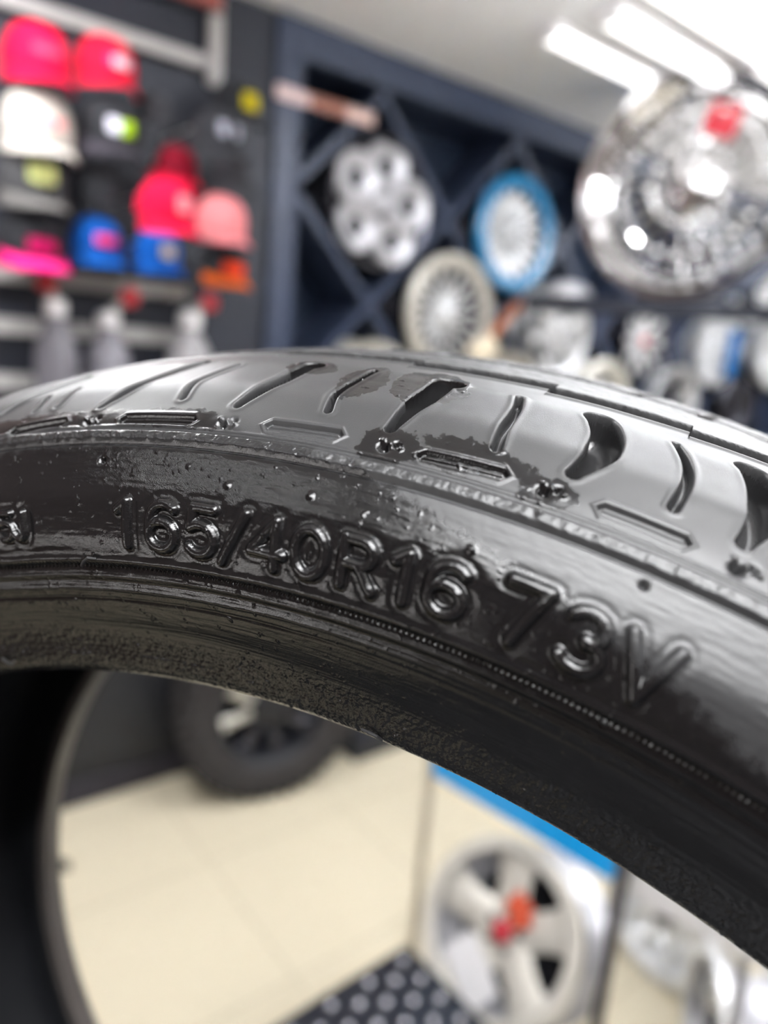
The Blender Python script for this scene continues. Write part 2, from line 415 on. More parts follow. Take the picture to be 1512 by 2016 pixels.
# -- raised size lettering
def arc(cx, cy, rx, ry, a0, a1, n=10):
    return [(cx + rx * math.cos(math.radians(a0 + (a1 - a0) * k / n)), cy + ry * math.sin(math.radians(a0 + (a1 - a0) * k / n))) for k in range(n + 1)]
GLY = {                                                       # strokes in a 0.62 x 1 box
    '1': [[(.12, .80), (.34, 1.0), (.34, 0)]],
    '6': [arc(.31, .30, .29, .30, 0, 360, 16), [(.03, .36)] + arc(.36, .56, .33, .44, 175, 50, 7)],
    '5': [[(.56, 1.0), (.12, 1.0), (.08, .56)], [(.08, .56)] + arc(.29, .32, .30, .32, 125, -140, 12)],
    '/': [[(.0, -.05), (.55, 1.05)]],
    '4': [[(.46, 0), (.46, 1.0), (.0, .30), (.62, .30)]],
    '0': [arc(.31, .5, .29, .5, 0, 360, 20)],
    'R': [[(.06, 0), (.06, 1.0), (.34, 1.0)] + arc(.36, .74, .23, .26, 90, -90, 7) + [(.06, .48)], [(.34, .48), (.62, 0)]],
    '7': [[(.02, 1.0), (.60, 1.0), (.22, 0)]],
    '3': [arc(.28, .74, .28, .26, 150, -80, 9), arc(.28, .26, .31, .26, 85, -150, 11)],
    'V': [[(.0, 1.0), (.31, 0), (.62, 1.0)]],
    'J': [[(.46, 1.0), (.46, .28)] + arc(.24, .26, .22, .26, 0, -170, 7)],
}
LET = [('5', -.0470, 40.3, 4.6, .0165), ('J', -.0310, 40.3, 4.6, .0150), ('1', .0720, 40.1, 7.3, .0225), ('6', .1040, 40.2, 7.5, .0235), ('5', .1370, 40.4, 7.4, .0235), ('/', .1640, 40.3, 7.4, .0200),
       ('4', .1890, 40.7, 7.2, .0240), ('0', .2200, 41.0, 7.0, .0235), ('R', .2530, 41.3, 7.0, .0240), ('1', .2850, 41.6, 6.9, .0225), ('6', .3120, 41.9, 7.0, .0235),
       ('7', .3590, 42.0, 8.2, .0240), ('3', .3955, 42.0, 8.0, .0240), ('V', .4300, 42.0, 8.0, .0260), ('5', .5350, 41.5, 5.0, .017), ('5', .5560, 41.5, 5.0, .017)]
LET = LET[:14]
letter = np.zeros((NT, NS)); halo = np.zeros((NT, NS))
LR = 238.0
for ch, tc_, s0, hh, ww in LET:
    w = window(tc_ - .03, tc_ + .03, s0 - 3, s0 + hh + 3)
    T, S_ = np.meshgrid(th[w[0]], sg[w[1]], indexing='ij')
    D = np.full(T.shape, 1e9)
    for st in GLY[ch]:
        pts = [(tc_ + (x - .31) / .62 * ww + (y - .5) * -.0015, s0 + y * hh) for x, y in st]
        D = np.minimum(D, polydist(T, S_, pts, LR)[0])
    r_ = .74 if hh > 6 else .50
    letter[w] = np.maximum(letter[w], np.clip(1 - (D / (r_ + .25)) ** 2, 0, 1) ** .62)
    halo[w] = np.maximum(halo[w], np.exp(-((D - r_ - .9) / .6) ** 2))
H += letter * .95 - halo * .14

# -- tyre shine: glossy where it lies, soft sheen where dry, plus painted groove shade
tread_side = sstep(60.5, 62.5, SS)
n1 = fbm(TT * 262 * .10, SS * .16, 101, 5); n2 = fbm(TT * 262 * .9, SS * .9, 111, 4)
jit = n1 * 5.0 + n2 * 3.8                                     # mm
def blob(t0, s0, rt, rs, soft=.35):
    d = np.hypot((TT - t0) * 262 / rt, (SS - s0) / rs) * min(rt, rs) - min(rt, rs)
    return sstep(soft, -soft, d + jit * .55)
wt = np.zeros((NT, NS))
wt = np.maximum(wt, sstep(1.2, -1.2, (SS - 67.2) + jit * .5 + np.clip(TT - .10, 0, 1) * 120) * sstep(62, 63, SS + jit * .4))
wt = np.maximum(wt, blob(.147, 86.5, 5.0, 4.0)); wt = np.maximum(wt, blob(.195, 83.0, 4.2, 8.0)); wt = np.maximum(wt, blob(.240, 86.0, 6.5, 9.0))
wt = np.maximum(wt, blob(.300, 67.8, 9.5, 3.2)); wt = np.maximum(wt, blob(.243, 65.0, 5.0, 4.5)); wt = np.maximum(wt, blob(.344, 64.6, 4.6, 3.6)); wt = np.maximum(wt, blob(.27, 64.5, 8, 2.0))
ws = sstep(2.0, -2.0, (SS - 58.5) + (TT - .235) * 62 * sstep(.2, .3, TT) + jit * .9)
ws = np.where(TT < .2, np.maximum(ws, .55), ws)
ws = np.where(SS < 34, np.maximum(ws, .85), ws)
wet_and_shade = tread_side * wt + (1 - tread_side) * ws
deep = sstep(-.8, -1.8, H); wet_and_shade = wet_and_shade * (1 - deep) + .55 * deep  # shade put into groove floors: darker rubber colour through the same mask
# liquid film carries ripples and beads
side_w = 1 - tread_side
H += wet_and_shade * (1 - deep) * (fbm(TT * 262 * .10, SS * 1.7, 121, 3) * .07 * side_w + fbm(TT * 262 * .3, SS * .6, 125, 3) * .05 * tread_side + np.maximum(fbm(TT * 262 * .8, SS * .9, 131, 3) - .22, 0) * .9)
H += (1 - wet_and_shade) * np.clip(jit, -2, 2) * 0 

# -- to space
R_ = pr_r[None, :] + n_r[None, :] * -H * -1e-3
Z_ = pr_z[None, :] + n_z[None, :] * H * 1e-3
chk = n_r[np.searchsorted(sg, 110)]
if chk < 0:                                                  # keep relief pointing outwards
    R_ = pr_r[None, :] - n_r[None, :] * H * 1e-3; Z_ = pr_z[None, :] - n_z[None, :] * H * 1e-3
V = np.stack([R_ * np.sin(TT), Z_, R_ * np.cos(TT)], -1)
dT = np.roll(V, -1, 0) - np.roll(V, 1, 0); dS = np.gradient(V, axis=1)
NV = np.cross(dS, dT); NV /= np.linalg.norm(NV, axis=-1, keepdims=True) + 1e-12
if (NV[NT // 2, np.searchsorted(sg, 110)] * V[NT // 2, np.searchsorted(sg, 110)]).sum() < 0: NV = -NV
i0 = np.arange(NT)[:, None]; i1 = (i0 + 1) % NT; j0 = np.arange(NS - 1)[None, :]
quads = np.stack([i0 * NS + j0, i0 * NS + j0 + 1, i1 * NS + j0 + 1, i1 * NS + j0], -1)       # NT, NS-1, 4
P_all, N_all, wet_and_shade_all = V.reshape(-1, 3), NV.reshape(-1, 3), wet_and_shade.reshape(-1)
UVu = (TT * 250).reshape(-1); UVv = SS.reshape(-1)
qa = V[NT // 2]; test = np.cross(P_all[quads[NT // 2, 50, 1]] - P_all[quads[NT // 2, 50, 0]], P_all[quads[NT // 2, 50, 3]] - P_all[quads[NT // 2, 50, 0]])
flip = (test @ N_all[quads[NT // 2, 50, 0]]) < 0

def grid_part(name, mask, material, parent):
    q = quads[mask]
    if flip: q = q[:, ::-1]
    ids, inv = np.unique(q.ravel(), return_inverse=True)
    me = bpy.data.meshes.new(name); nq = len(q)
    me.vertices.add(len(ids)); me.vertices.foreach_set('co', P_all[ids].ravel().astype(np.float32))
    me.loops.add(nq * 4); me.loops.foreach_set('vertex_index', inv.ravel().astype(np.int32))
    me.polygons.add(nq); me.polygons.foreach_set('loop_start', np.arange(nq, dtype=np.int32) * 4)
    me.update(calc_edges=True)
    at = me.attributes.new('dressing_and_shade', 'FLOAT', 'POINT'); at.data.foreach_set('value', wet_and_shade_all[ids].astype(np.float32))
    av = me.attributes.new('around', 'FLOAT_VECTOR', 'POINT')
    av.data.foreach_set('vector', np.c_[UVu[ids], UVv[ids], np.zeros(len(ids))].ravel().astype(np.float32))
    me.shade_smooth()
    me.normals_split_custom_set_from_vertices(N_all[ids].tolist())
    me.materials.append(material)
    o = bpy.data.objects.new(name, me); COL.objects.link(o); o.parent = parent
    return o

# rubber
mt, nt, b = new_mat('dressed_rubber'); N, L = nt.nodes, nt.links
aw = N.new('ShaderNodeAttribute'); aw.attribute_name = 'dressing_and_shade'
aa = N.new('ShaderNodeAttribute'); aa.attribute_name = 'around'
n_f = N.new('ShaderNodeTexNoise'); n_f.inputs['Scale'].default_value = 2.2; n_f.inputs['Detail'].default_value = 5
mp = N.new('ShaderNodeMapping'); mp.inputs['Scale'].default_value = (0.35, 1.4, 1)
L.new(aa.outputs['Vector'], mp.inputs['Vector']); L.new(mp.outputs['Vector'], n_f.inputs['Vector'])
n_g = N.new('ShaderNodeTexNoise'); n_g.inputs['Scale'].default_value = 5.0; n_g.inputs['Detail'].default_value = 3
L.new(aa.outputs['Vector'], n_g.inputs['Vector'])
rr = N.new('ShaderNodeMapRange'); rr.inputs['To Min'].default_value = 0.40; rr.inputs['To Max'].default_value = 0.075
L.new(aw.outputs['Fac'], rr.inputs['Value'])
add = N.new('ShaderNodeMath'); add.operation = 'MULTIPLY_ADD'; add.inputs[1].default_value = 0.06; L.new(n_f.outputs['Fac'], add.inputs[0])
L.new(rr.outputs['Result'], add.inputs[2]); sub = N.new('ShaderNodeMath'); sub.operation = 'SUBTRACT'; sub.inputs[1].default_value = 0.03
L.new(add.outputs[0], sub.inputs[0]); L.new(sub.outputs[0], b.inputs['Roughness'])
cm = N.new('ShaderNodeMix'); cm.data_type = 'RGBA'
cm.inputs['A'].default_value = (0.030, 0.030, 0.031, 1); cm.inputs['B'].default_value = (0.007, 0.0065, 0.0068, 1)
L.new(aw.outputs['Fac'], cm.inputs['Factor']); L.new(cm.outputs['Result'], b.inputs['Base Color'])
bp = N.new('ShaderNodeBump'); bp.inputs['Strength'].default_value = 0.16; bp.inputs['Distance'].default_value = 0.0003
L.new(n_g.outputs['Fac'], bp.inputs['Height']); L.new(bp.outputs['Normal'], b.inputs['Normal'])
b.inputs['Specular IOR Level'].default_value = 0.6
M['rubber'] = mt
M['liner'] = mat('inner_liner_rubber', (0.010, 0.011, 0.014), 0.6, bump=0.2, scale=90)

tyre = bpy.data.objects.new('car_tyre', None); COL.objects.link(tyre); tyre.empty_display_size = .05
tag(tyre, 'glossy black car tyre filling the foreground, raised 165/40R16 73V on its sidewall', 'tyre')
tm = Matrix.Identity(4); cw = EYE + C2W @ TC
for i in range(3):
    tm[i][0], tm[i][1], tm[i][2], tm[i][3] = tw[0][i], tw[1][i], tw[2][i], cw[i]
tyre.matrix_world = tm
lq = np.maximum.reduce([letter[:, :-1], letter[:, 1:], np.roll(letter, -1, 0)[:, :-1], np.roll(letter, -1, 0)[:, 1:]]) > 0.02
sq = np.broadcast_to(sg[:-1][None, :], lq.shape)
grid_part('bead', (sq < 33), M['rubber'], tyre)
grid_part('sidewall', (sq >= 33) & (sq < 58) & ~lq, M['rubber'], tyre)
o = grid_part('raised_lettering', lq & (sq >= 33), M['rubber'], tyre); o['label'] = 'raised rubber characters reading 165/40R16 73V'
s_far = SK[18] + 4
grid_part('tread', (sq >= 58) & (sq < s_far + 5), M['rubber'], tyre)
grid_part('far_sidewall', (sq >= s_far + 5), M['rubber'], tyre)
# inside of the casing, with flat bead seats
SEAT = [(.2010, .0715), (.2018, .0635), (.2056, .0622), (.2062, .0632), (.2026, .0647), (.2018, .0716)]
INN = [(.2018, -.0640), (.2022, -.0520), (.2060, -.0500), (.2160, -.0620), (.2300, -.0710), (.2430, -.0690), (.2520, -.0560), (.2560, -.0300), (.2568, 0),
       (.2560, .0300), (.2520, .0580), (.2430, .0720), (.2300, .0740), (.2160, .0660), (.2062, .0633), (.2028, .0648), (.2019, .0716)]
MB().lathe(INN, 220, 'Y').build('inner_liner', M['liner'], tyre, sharp=60)
MB().lathe(SEAT, 240, 'Y', None, closed=True).build('bead_seat', mat('lit_seat_rubber', (0.085, 0.075, 0.070), .32, spec=.8), tyre, sharp=60)  # paler than the liner: reflected floor light put into its colour
# bits of moulding hair
def place(theta, s, h=0.0):
    j = min(np.searchsorted(sg, s), NS - 1); i = np.searchsorted(th, theta)
    return Vector(P_all[i * NS + j]) + Vector(N_all[i * NS + j]) * h * .001
def whisker(theta, s, pts):
    b0 = place(theta, s); j = np.searchsorted(sg, s); i = np.searchsorted(th, theta)
    n_ = Vector(N_all[i * NS + j]); e = Vector((math.cos(theta), 0, -math.sin(theta))); f_ = n_.cross(e)
    return MB().tube([b0 + (n_ * z + e * x + f_ * y) * .001 for x, y, z in pts], [.00032, .0003, .00027, .0002][:len(pts)], 8).build('rubber_whisker', M['rubber'], tyre)
whisker(.0330, 36.6, [(-1.6, -1.2, .2), (-.4, -.2, .8), (.9, .6, 1.0), (2.4, .4, .6)])
whisker(-.147, 9.6, [(-2.0, 1.0, .2), (-.6, .4, .8), (.6, -.2, .9), (1.2, .2, .3)])
whisker(.268, 8.3, [(1.6, -1.0, .1), (.6, .5, .7), (-.8, 1.2, 1.0), (-2.2, 1.0, .8)])
whisker(.420, 37.0, [(0, -1.4, .2), (.2, -.2, .8), (.4, .9, .9), (.3, 1.8, .5)])

# ------------------------------------------------------------------ wheel rack on the display wall
ZR, ZL, TP, T0 = 2.05, 1.70, 0.70, -0.14                    # rows, pitch and first column of the lattice
rack = thing('wheel_rack', 'tall dark blue-grey wheel rack with a diamond lattice along the wall', 'wheel rack', P0, WA)
MB().box(-0.568, -0.471, -0.0, 0.34, 0.0, 2.43, bev=.006).build('post', M['navy_frame'], rack)
MB().box(-0.568, 4.0, -0.0, 0.34, 2.43, CEIL - .003, bev=.006).build('top_beam', M['navy_frame'], rack)
MB().box(-0.471, 4.0, 0.30, 0.34, 0.5, 2.43).build('back_board', M['recess'], rack)
MB().box(-0.471, 4.0, 0.0, 0.30, 0.0, 0.62).build('base_cabinet', M['black'], rack)
hd, bw = TP / 2, 0.014
tlo, thi, zlo, zhi = -0.471, 4.0, 0.62, 2.43
for sgn in (1, -1):
    for k in range(-5, 9):
        c = hd + TP * k                                      # (t-T0) + sgn*(z-ZR) = c
        ends = []
        for tt in (tlo, thi):
            z = ZR + sgn * (c - (tt - T0))
            if zlo <= z <= zhi: ends.append((tt, z))
        for zz in (zlo, zhi):
            tt = T0 + c - sgn * (zz - ZR)
            if tlo <= tt <= thi: ends.append((tt, zz))
        if len(ends) < 2: continue
        ends.sort(); (ta_, za), (tb_, zb) = ends[0], ends[-1]
        ln = math.hypot(tb_ - ta_, zb - za)
        if ln < .1: continue
        mm = Matrix.Translation((ta_, 0, za)) @ Matrix.Rotation(-math.atan2(zb - za, tb_ - ta_), 4, 'Y')
        MB().box(.012, ln - .012, 0.008 if sgn > 0 else 0.010, 0.298, -bw, bw, mm).build('lattice_board', M['navy_frame'], rack)

# strip of stickers on the rack
st = thing('label_strip', 'slim pink and orange label strip across the upper corner of the wheel rack', 'label strip', wp(-0.575, 0.004, 2.312), WA)
for a, b_, c in ((0, .125, (215, 190, 190)), (.125, .27, (150, 92, 72)), (.27, .385, (222, 190, 182))):
    MB().box(a, b_, -.006, 0, -.02, .02, bev=.002).build('label_segment', mat('strip_print', srgb(*c), .4, var=.25, scale=40), st)

# ------------------------------------------------------------------ wheels
def spoke_loft(a0, a1, r0, r1, w0, w1, y0, y1, th_, n=7, bow=0.0, hollow=0.0):
    rings = []
    for i in range(n):
        q = i / (n - 1); r = r0 + (r1 - r0) * q; a = a0 + (a1 - a0) * q
        w_ = w0 + (w1 - w0) * q - hollow * math.sin(PI * q); y = y0 + (y1 - y0) * q - bow * math.sin(PI * q)
        c, s = math.cos(a), math.sin(a)
        rings.append([(r * c - x * s, y + dy, r * s + x * c) for x, dy in ((-w_, th_ * .35), (-w_ * .7, 0), (0, -th_ * .12), (w_ * .7, 0), (w_, th_ * .35), (w_ * .6, th_), (-w_ * .6, th_))])
    return rings
def barrel(R, w, lip=.018):
    o = [(R - lip, -w / 2 + .006), (R - .004, -w / 2), (R, -w / 2 + .004), (R, -w / 2 + .012), (R - .012, -w / 2 + .02), (R - .016, -w * .28), (R - .045, -w * .12), (R - .045, w * .2),
         (R - .016, w * .34), (R - .012, w / 2 - .02), (R, w / 2 - .012), (R, w / 2)]
    i = [(R - .012, w / 2), (R - .022, w / 2 - .02), (R - .024, w * .34), (R - .053, w * .2), (R - .053, -w * .12), (R - .026, -w * .28), (R - .024, -w / 2 + .03)]
    return o + i
def wheel(label, loc, R, w, style, rz=WA, group=None, face='silver', rim='silver', lip=None, tilt=0.0, cap='dark_chrome', name='alloy_wheel', spin=0.0):
    root = thing(name, label, 'wheel', loc, rz, group, tilt)
    up = Matrix.Translation((0, 0, R))
    MB().lathe(barrel(R, w), 64, 'Y', up, closed=True).build('rim', M[rim], root)
    if lip:
        MB().lathe([(R - .030, -w / 2 + .004), (R - .026, -w / 2 - .003), (R + .001, -w / 2 - .004), (R + .003, -w / 2 + .003), (R + .003, -w / 2 + .014), (R - .0005, -w / 2 + .016)] if style not in ('blue_lip', 'fan') else
                   [(R - .050, -w / 2 + .012), (R - .046, -w / 2 - .002), (R - .012, -w / 2 - .012), (R + .003, -w / 2 - .004), (R + .003, -w / 2 + .018), (R - .0005, -w / 2 + .02)], 64, 'Y', up).build('lip', M[lip], root)
    f = -w / 2 + .03
    mf = M[face]
    def add(rings, nm='spoke', mtl=None): MB().loft(rings, up, caps=True).build(nm, mtl or mf, root)
    if style == 'rings':
        for k in range(5):
            a = spin + 2 * PI * k / 5; rho = R * .395; cx, cz = (R * .595) * math.cos(a), (R * .595) * math.sin(a)
            prof = [(rho * .40, f + .060), (rho * .40, f + .006), (rho * .43, f + .001), (rho * .66, f - .006), (rho * .92, f - .014), (rho, f - .010), (rho * 1.0, f + .012), (rho * .9, f + .030)]
            MB().lathe(prof, 36, 'Y', up @ Matrix.Translation((cx, (0, -.020, -.010, -.028, -.015)[k], cz)), closed=True).build('ring_spoke', mf, root)
            MB().lathe([(0, 0), (rho * .41, 0), (rho * .41, .004), (0, .004)], 24, 'Y', up @ Matrix.Translation((cx, f + .006 + (0, -.020, -.010, -.028, -.015)[k], cz))).build('hole_shade_disc', M['black'], root)  # black disc painted in as the shade inside the hole
        MB().lathe([(0, .055), (R * .9, .055), (R * .9, .06), (0, .06)], 48, 'Y', up).build('shade_backing', M['black'], root)  # black backing that puts shade behind the rings
        hub = MB().lathe([(0, f - .034), (.022, f - .034), (.032, f - .028), (.038, f - .012), (.038, f + .05), (0, f + .05)], 32, 'Y', up).build('hub', mf, root)
    else:
        hub_r = R * .27
        if style in ('fan', 'blue_lip'):
            n = 18
            for k in range(n):
                a = spin + 2 * PI * k / n
                add(spoke_loft(a, a + .10, hub_r * .9, R - .036, .007, .010, f + .006, f - .004, .016, bow=-.006))
                if style == 'blue_lip': add(spoke_loft(a + .06, a - .28, hub_r * .9, R - .036, .006, .008, f + .012, f + .002, .012))
            if style == 'fan':
                MB().lathe([(R - .052, f + .004), (R - .046, f - .012), (R - .036, f - .016), (R - .026, f - .006)], 64, 'Y', up).build('rim_ring', M[rim], root)
        elif style == 'wire':
            n = 26
            for k in range(n):
                a = spin + 2 * PI * k / n
                add(spoke_loft(a, a + .22, hub_r * .95, R * .90, R * .008, R * .010, f + .020, f + .030, .008, n=5))
                add(spoke_loft(a, a - .22, hub_r * .95, R * .90, R * .008, R * .010, f + .004, f + .016, .008, n=5))
            for rr_, nb, br in ((R * .62, 22, R * .042), (R * .34, 12, R * .046), (R * .81, 32, R * .030)):
                ring_ = MB().lathe([(rr_ - R * .018, f - .004), (rr_ - R * .010, f - .008), (rr_ + R * .010, f - .008), (rr_ + R * .018, f - .004), (rr_ + R * .014, f + .01), (rr_ - R * .014, f + .01)], 64, 'Y', up, closed=True).build('bolt_ring', mf, root)
                for k in range(nb):
                    a = 2 * PI * k / nb + .1
                    MB().lathe([(br * math.sin(PI * q_ / 12), -br * math.cos(PI * q_ / 12)) for q_ in range(8)], 14, 'Y', up @ Matrix.Translation((rr_ * math.cos(a), f - .010, rr_ * math.sin(a)))).build('bolt', M['bolt_chrome'], ring_)
        elif style == 'six':
            for k in range(6):
                a = spin + 2 * PI * k / 6
                add(spoke_loft(a, a, hub_r * .8, R - .03, .034, .022, f - .002, f - .004, .030, hollow=.008))
        elif style == 'ten':
            for k in range(10):
                a = spin + 2 * PI * k / 10
                add(spoke_loft(a, a, hub_r * .8, R - .03, .012, .016, f + .012, f - .004, .022))
        elif style == 'five':
            MB().lathe([(0, .03), (R * .82, .03), (R * .82, .036), (0, .036)], 48, 'Y', up).build('shade_backing', M['black'], root)  # black disc added so the openings between spokes look shaded
            for k in range(5):
                a = spin + 2 * PI * k / 5
                add(spoke_loft(a, a, hub_r * .7, R - .022, R * .24, R * .30, f + .004, f - .008, .026, hollow=.012))
        hub = MB().lathe([(0, f - .004), (hub_r * .5, f - .004), (hub_r * .9, f + .002), (hub_r, f + .012), (hub_r, f + .045), (0, f + .045)], 36, 'Y', up).build('hub', mf, root)
        for k in range(5):
            a = 2 * PI * k / 5 + .3
            MB().lathe([(0, -.010), (.007, -.009), (.009, 0), (.009, .006)], 8, 'Y', up @ Matrix.Translation((hub_r * .68 * math.cos(a), f - .001, hub_r * .68 * math.sin(a)))).build('lug_nut', M['dark_chrome'], hub)
    cr = R * .13
    MB().lathe([(0, f - .022), (cr * .6, f - .020), (cr * .95, f - .012), (cr, f - .002), (cr, f + .01)], 28, 'Y', up).build('hub_cap', M[cap], hub)
    return root, up, f

M['blue_lip'] = mat('blue_lip_paint', srgb(28, 132, 186), 0.3, 0.0, coat=.4)
M['orange_red'] = mat('orange_red_decal', srgb(214, 92, 62), 0.4)
GW = 'wheels held in the wall rack'
RW = 0.222
def rack_spot(col, row): return wp(T0 + col * TP + (TP / 2 if row == 1 else 0), 0.0, (ZR, ZL, ZR - TP)[row] - RW)
def rw(col, row, dn=0.0): return rack_spot(col, row) - OUT * (.09 - dn)
wheel('silver wheel of five big round rings in the wall rack', rw(0, 0, .02), RW, .20, 'rings', group=GW, face='satin', rim='dark_chrome', spin=math.radians(78), cap='satin')
wheel('silver many-spoked wheel with cream lip, below and right of the five-ring wheel', rw(0, 1, .05), RW, .20, 'fan', group=GW, face='silver', rim='dark_chrome', lip='cream_metal', cap='silver')
wheel('wheel with bright blue lip and silver cross spokes in the wall rack', rw(1, 0, .02), RW, .20, 'blue_lip', group=GW, face='silver', rim='dark_chrome', lip='blue_lip', cap='silver')
wheel('pale silver wheel peeking just above the tyre, below the five-ring wheel', rw(0, 2, .05), RW, .20, 'six', group=GW, face='silver', rim='cream_metal', lip='cream_metal')
wheel('bright silver six-spoke wheel below the blue-lipped wheel', rw(1, 1, .03), .205, .20, 'six', group=GW, face='silver', rim='silver', cap='silver', spin=.3)
t_, u_, f_ = wheel('chrome wheel with a red centre cap, under the big chrome wheel', rw(2, 1, .03), .205, .20, 'ten', group=GW, face='silver', rim='dark_chrome', cap='red')
wheel('plain silver wheel second from the right end of the lower row', rw(3, 1, .03), .215, .22, 'ten', group=GW, face='silver', rim='silver', lip='silver', cap='silver', spin=.2)
wheel('silver wheel at the right edge of the photo in the lower row', rw(4, 1, .03), .215, .22, 'six', group=GW, face='silver', rim='silver', lip='silver', cap='silver')
wheel('dark grey wheel in the upper row behind the big chrome wheel', rw(3, 0, .02), RW, .2, 'ten', group=GW, face='dark_chrome', rim='dark_chrome')
wheel('dark chrome wheel at the right edge beside the big chrome wheel', rw(4, 0, .02), RW, .2, 'fan', group=GW, face='dark_chrome', rim='silver')
wheel('pale wheel low in the rack, just over the middle right of the tyre', rw(1, 2, .05), RW, .2, 'ten', group=GW, face='silver', rim='cream_metal', lip='cream_metal')
wheel('pale wheel top just over the tyre, under the red-capped wheel', rw(2, 2, .05), RW, .2, 'fan', group=GW, face='silver', rim='cream_metal', lip='cream_metal')
wheel('dark wheel low in the rack at the right, partly hidden by the tyre', rw(3, 2, .03), RW, .2, 'ten', group=GW, face='dark_chrome', rim='silver')
wheel('dark wheel at the lower right edge of the rack', rw(4, 2, .03), RW, .2, 'fan', group=GW, face='dark_chrome', rim='dark_chrome')

# blue bar between two lower wheels
tb, zb = on_wall(1440, 700, 0.10)
bar = thing('blue_bar', 'short upright blue bar between the silver wheels at the right', 'bar', wp(tb, 0.10, zb - .12), WA)
MB().box(-.03, .03, -.02, .02, 0, .26, bev=.008).build('bar_body', mat('blue_bar_paint', srgb(18, 96, 158), .4), bar)
MB().box(-.04, .04, -.022, .022, -.02, 0, bev=.006).build('bar_foot', M['black'], bar)

# brush hanging by the cream-lipped wheel
tb, zb = on_wall(955, 672, 0.16)
te, ze = on_wall(1022, 600, 0.16)
br = thing('wheel_brush', 'cream-headed brush with an orange-brown wooden handle beside the cream-lipped wheel', 'brush', wp(tb, 0.16, zb), WA)
dx, dz = te - tb, ze - zb
MB().tube([(.03, 0, .02), (dx * .5, 0, dz * .5), (dx, 0, dz), (dx * 1.02, .002, dz * 1.02)], [.017, .02, .018, .008], 10).build('handle', mat('orange_wood', srgb(176, 104, 62), .5, var=.2, scale=60), br)
for x0, z0, s0 in ((-.045, -.03, .036), (.02, -.015, .04), (-.01, -.07, .034)):
    MB().lathe([(0, -s0), (s0 * .6, -s0 * .8), (s0, -.2 * s0), (s0 * .95, .4 * s0), (s0 * .5, .9 * s0), (0, s0)], 16, 'Z', Matrix.Translation((x0, 0, z0))).build('bristle_tuft', mat('cream_bristle', srgb(232, 220, 196), .8, bump=.6, scale=120), br)

# ------------------------------------------------------------------ shelf with the big chrome wheels
SZ = 1.57 + 0.215
sl = at_z(1040, 584, SZ); sr = at_z(1560, 606, SZ); sd = (sr - sl) / np.linalg.norm(sr - sl); sa = math.atan2(sd[1], sd[0])
sx = sl + sd * 1.15
shelf = thing('display_shelf', 'dark shelf holding the big chrome wheels', 'shelf', sl, sa)
MB().box(0, 1.75, -.02, .30, -.035, 0, bev=.004).build('shelf_board', M['recess'], shelf)
MB().box(0, 1.75, -.032, -.021, -.05, .004, bev=.003).build('front_rail', M['slate'], shelf)
MB().box(1.62, 1.70, .05, .25, -SZ, -.036, bev=.004).build('post', M['slate'], shelf)
def shelf_at(px, py, back):                                   # point on the shelf under a place in the photo
    q = at_z(px, py, SZ); return q + np.array([-sd[1], sd[0], 0]) * back
c = shelf_at(1322, 594, .17)
depth = (c - EYE) @ FW
RC = 0.5 * 405 / FOC * depth
cw_, u_, f_ = wheel('large chrome show wheel with many bolts and a red sticker, on the dark shelf', c + np.array([0, 0, .014]), RC, .26, 'wire', rz=sa + math.radians(-6), group='big chrome wheels on the shelf', face='chrome', rim='chrome', lip='chrome', cap='chrome')
sk = MB(); sk.box(-.055, .055, -.004, .0, -.05, .05, u_ @ Matrix.Translation((RC * .20, f_ - .016, RC * .52)) @ Matrix.Rotation(.3, 4, 'Y'), bev=.003)
o = sk.build('red_sticker', M['red'], cw_); o['label'] = 'red sticker'
MB().box(-.16, .16, -.09, .09, -.012, .001, bev=.01).build('foot', M['satin'], cw_)
c2 = shelf_at(1800, 600, .17)
wheel('second large chrome wheel cut off by the right edge, beside the big chrome wheel', c2 + np.array([0, 0, .006]), RC * .93, .26, 'wire', rz=sa + math.radians(-6), group='big chrome wheels on the shelf', face='chrome', rim='chrome', lip='chrome', cap='chrome')
c3 = shelf_at(1095, 583, .12)
bowl = thing('centre_cap', 'grey dished wheel centre cap lying on the shelf left of the big chrome wheel', 'wheel cap', c3 + np.array([0, 0, .003]), sa)
MB().lathe([(0, .001), (.085, .0), (.098, .012), (.090, .035), (.060, .052), (.025, .060), (0, .060)], 40, 'Z').build('dish', M['satin'], bowl)
MB().lathe([(.030, .0585), (.028, .066), (.012, .070), (0, .070)], 24, 'Z').build('boss', M['dark_chrome'], bowl)

# ------------------------------------------------------------------ cap display on the left
struct('wall_panel', MB().box(-1.62, -0.572, 0.02, 0.10, 0.0, CEIL - .001, WALLM), M['slate'])
def rail(label, pts, r, n, group):
    o = thing('wall_rail', label, 'rail', wp(pts[0][0], n, pts[0][1]), WA, group)
    (t0, z0), (t1, z1) = pts
    if abs(t1 - t0) > abs(z1 - z0):
        MB().box(0, t1 - t0, -.012, .012, -r, r, bev=.005).build('bar', M['rail'], o)
        for x in (.04, (t1 - t0) * .5, t1 - t0 - .04): MB().box(x - .012, x + .012, .0121, n + .021 , -.012, .012).build('bracket', M['rail'], o)
    else:
        MB().box(-r, r, -.012, .012, 0, z1 - z0, bev=.005).build('bar', M['rail'], o)
        for z in (.03, z1 - z0 - .03): MB().box(-.012, .012, .0121, n + .021, z - .012, z + .012).build('bracket', M['rail'], o)
    return o
GR = 'pale rails on the cap wall'
rail('long pale grey rail running above the two red caps', ((-1.60, 2.322), (-0.815, 2.322)), .018, .015, GR)
rail('short upright pale grey rail ending the rail above the caps', ((-0.785, 2.27), (-0.785, 2.50)), .020, .015, GR)
rail('pale grey rail behind the magenta cap, topmost of the three lower rails', ((-1.60, 1.672), (-0.86, 1.672)), .022, .015, GR)
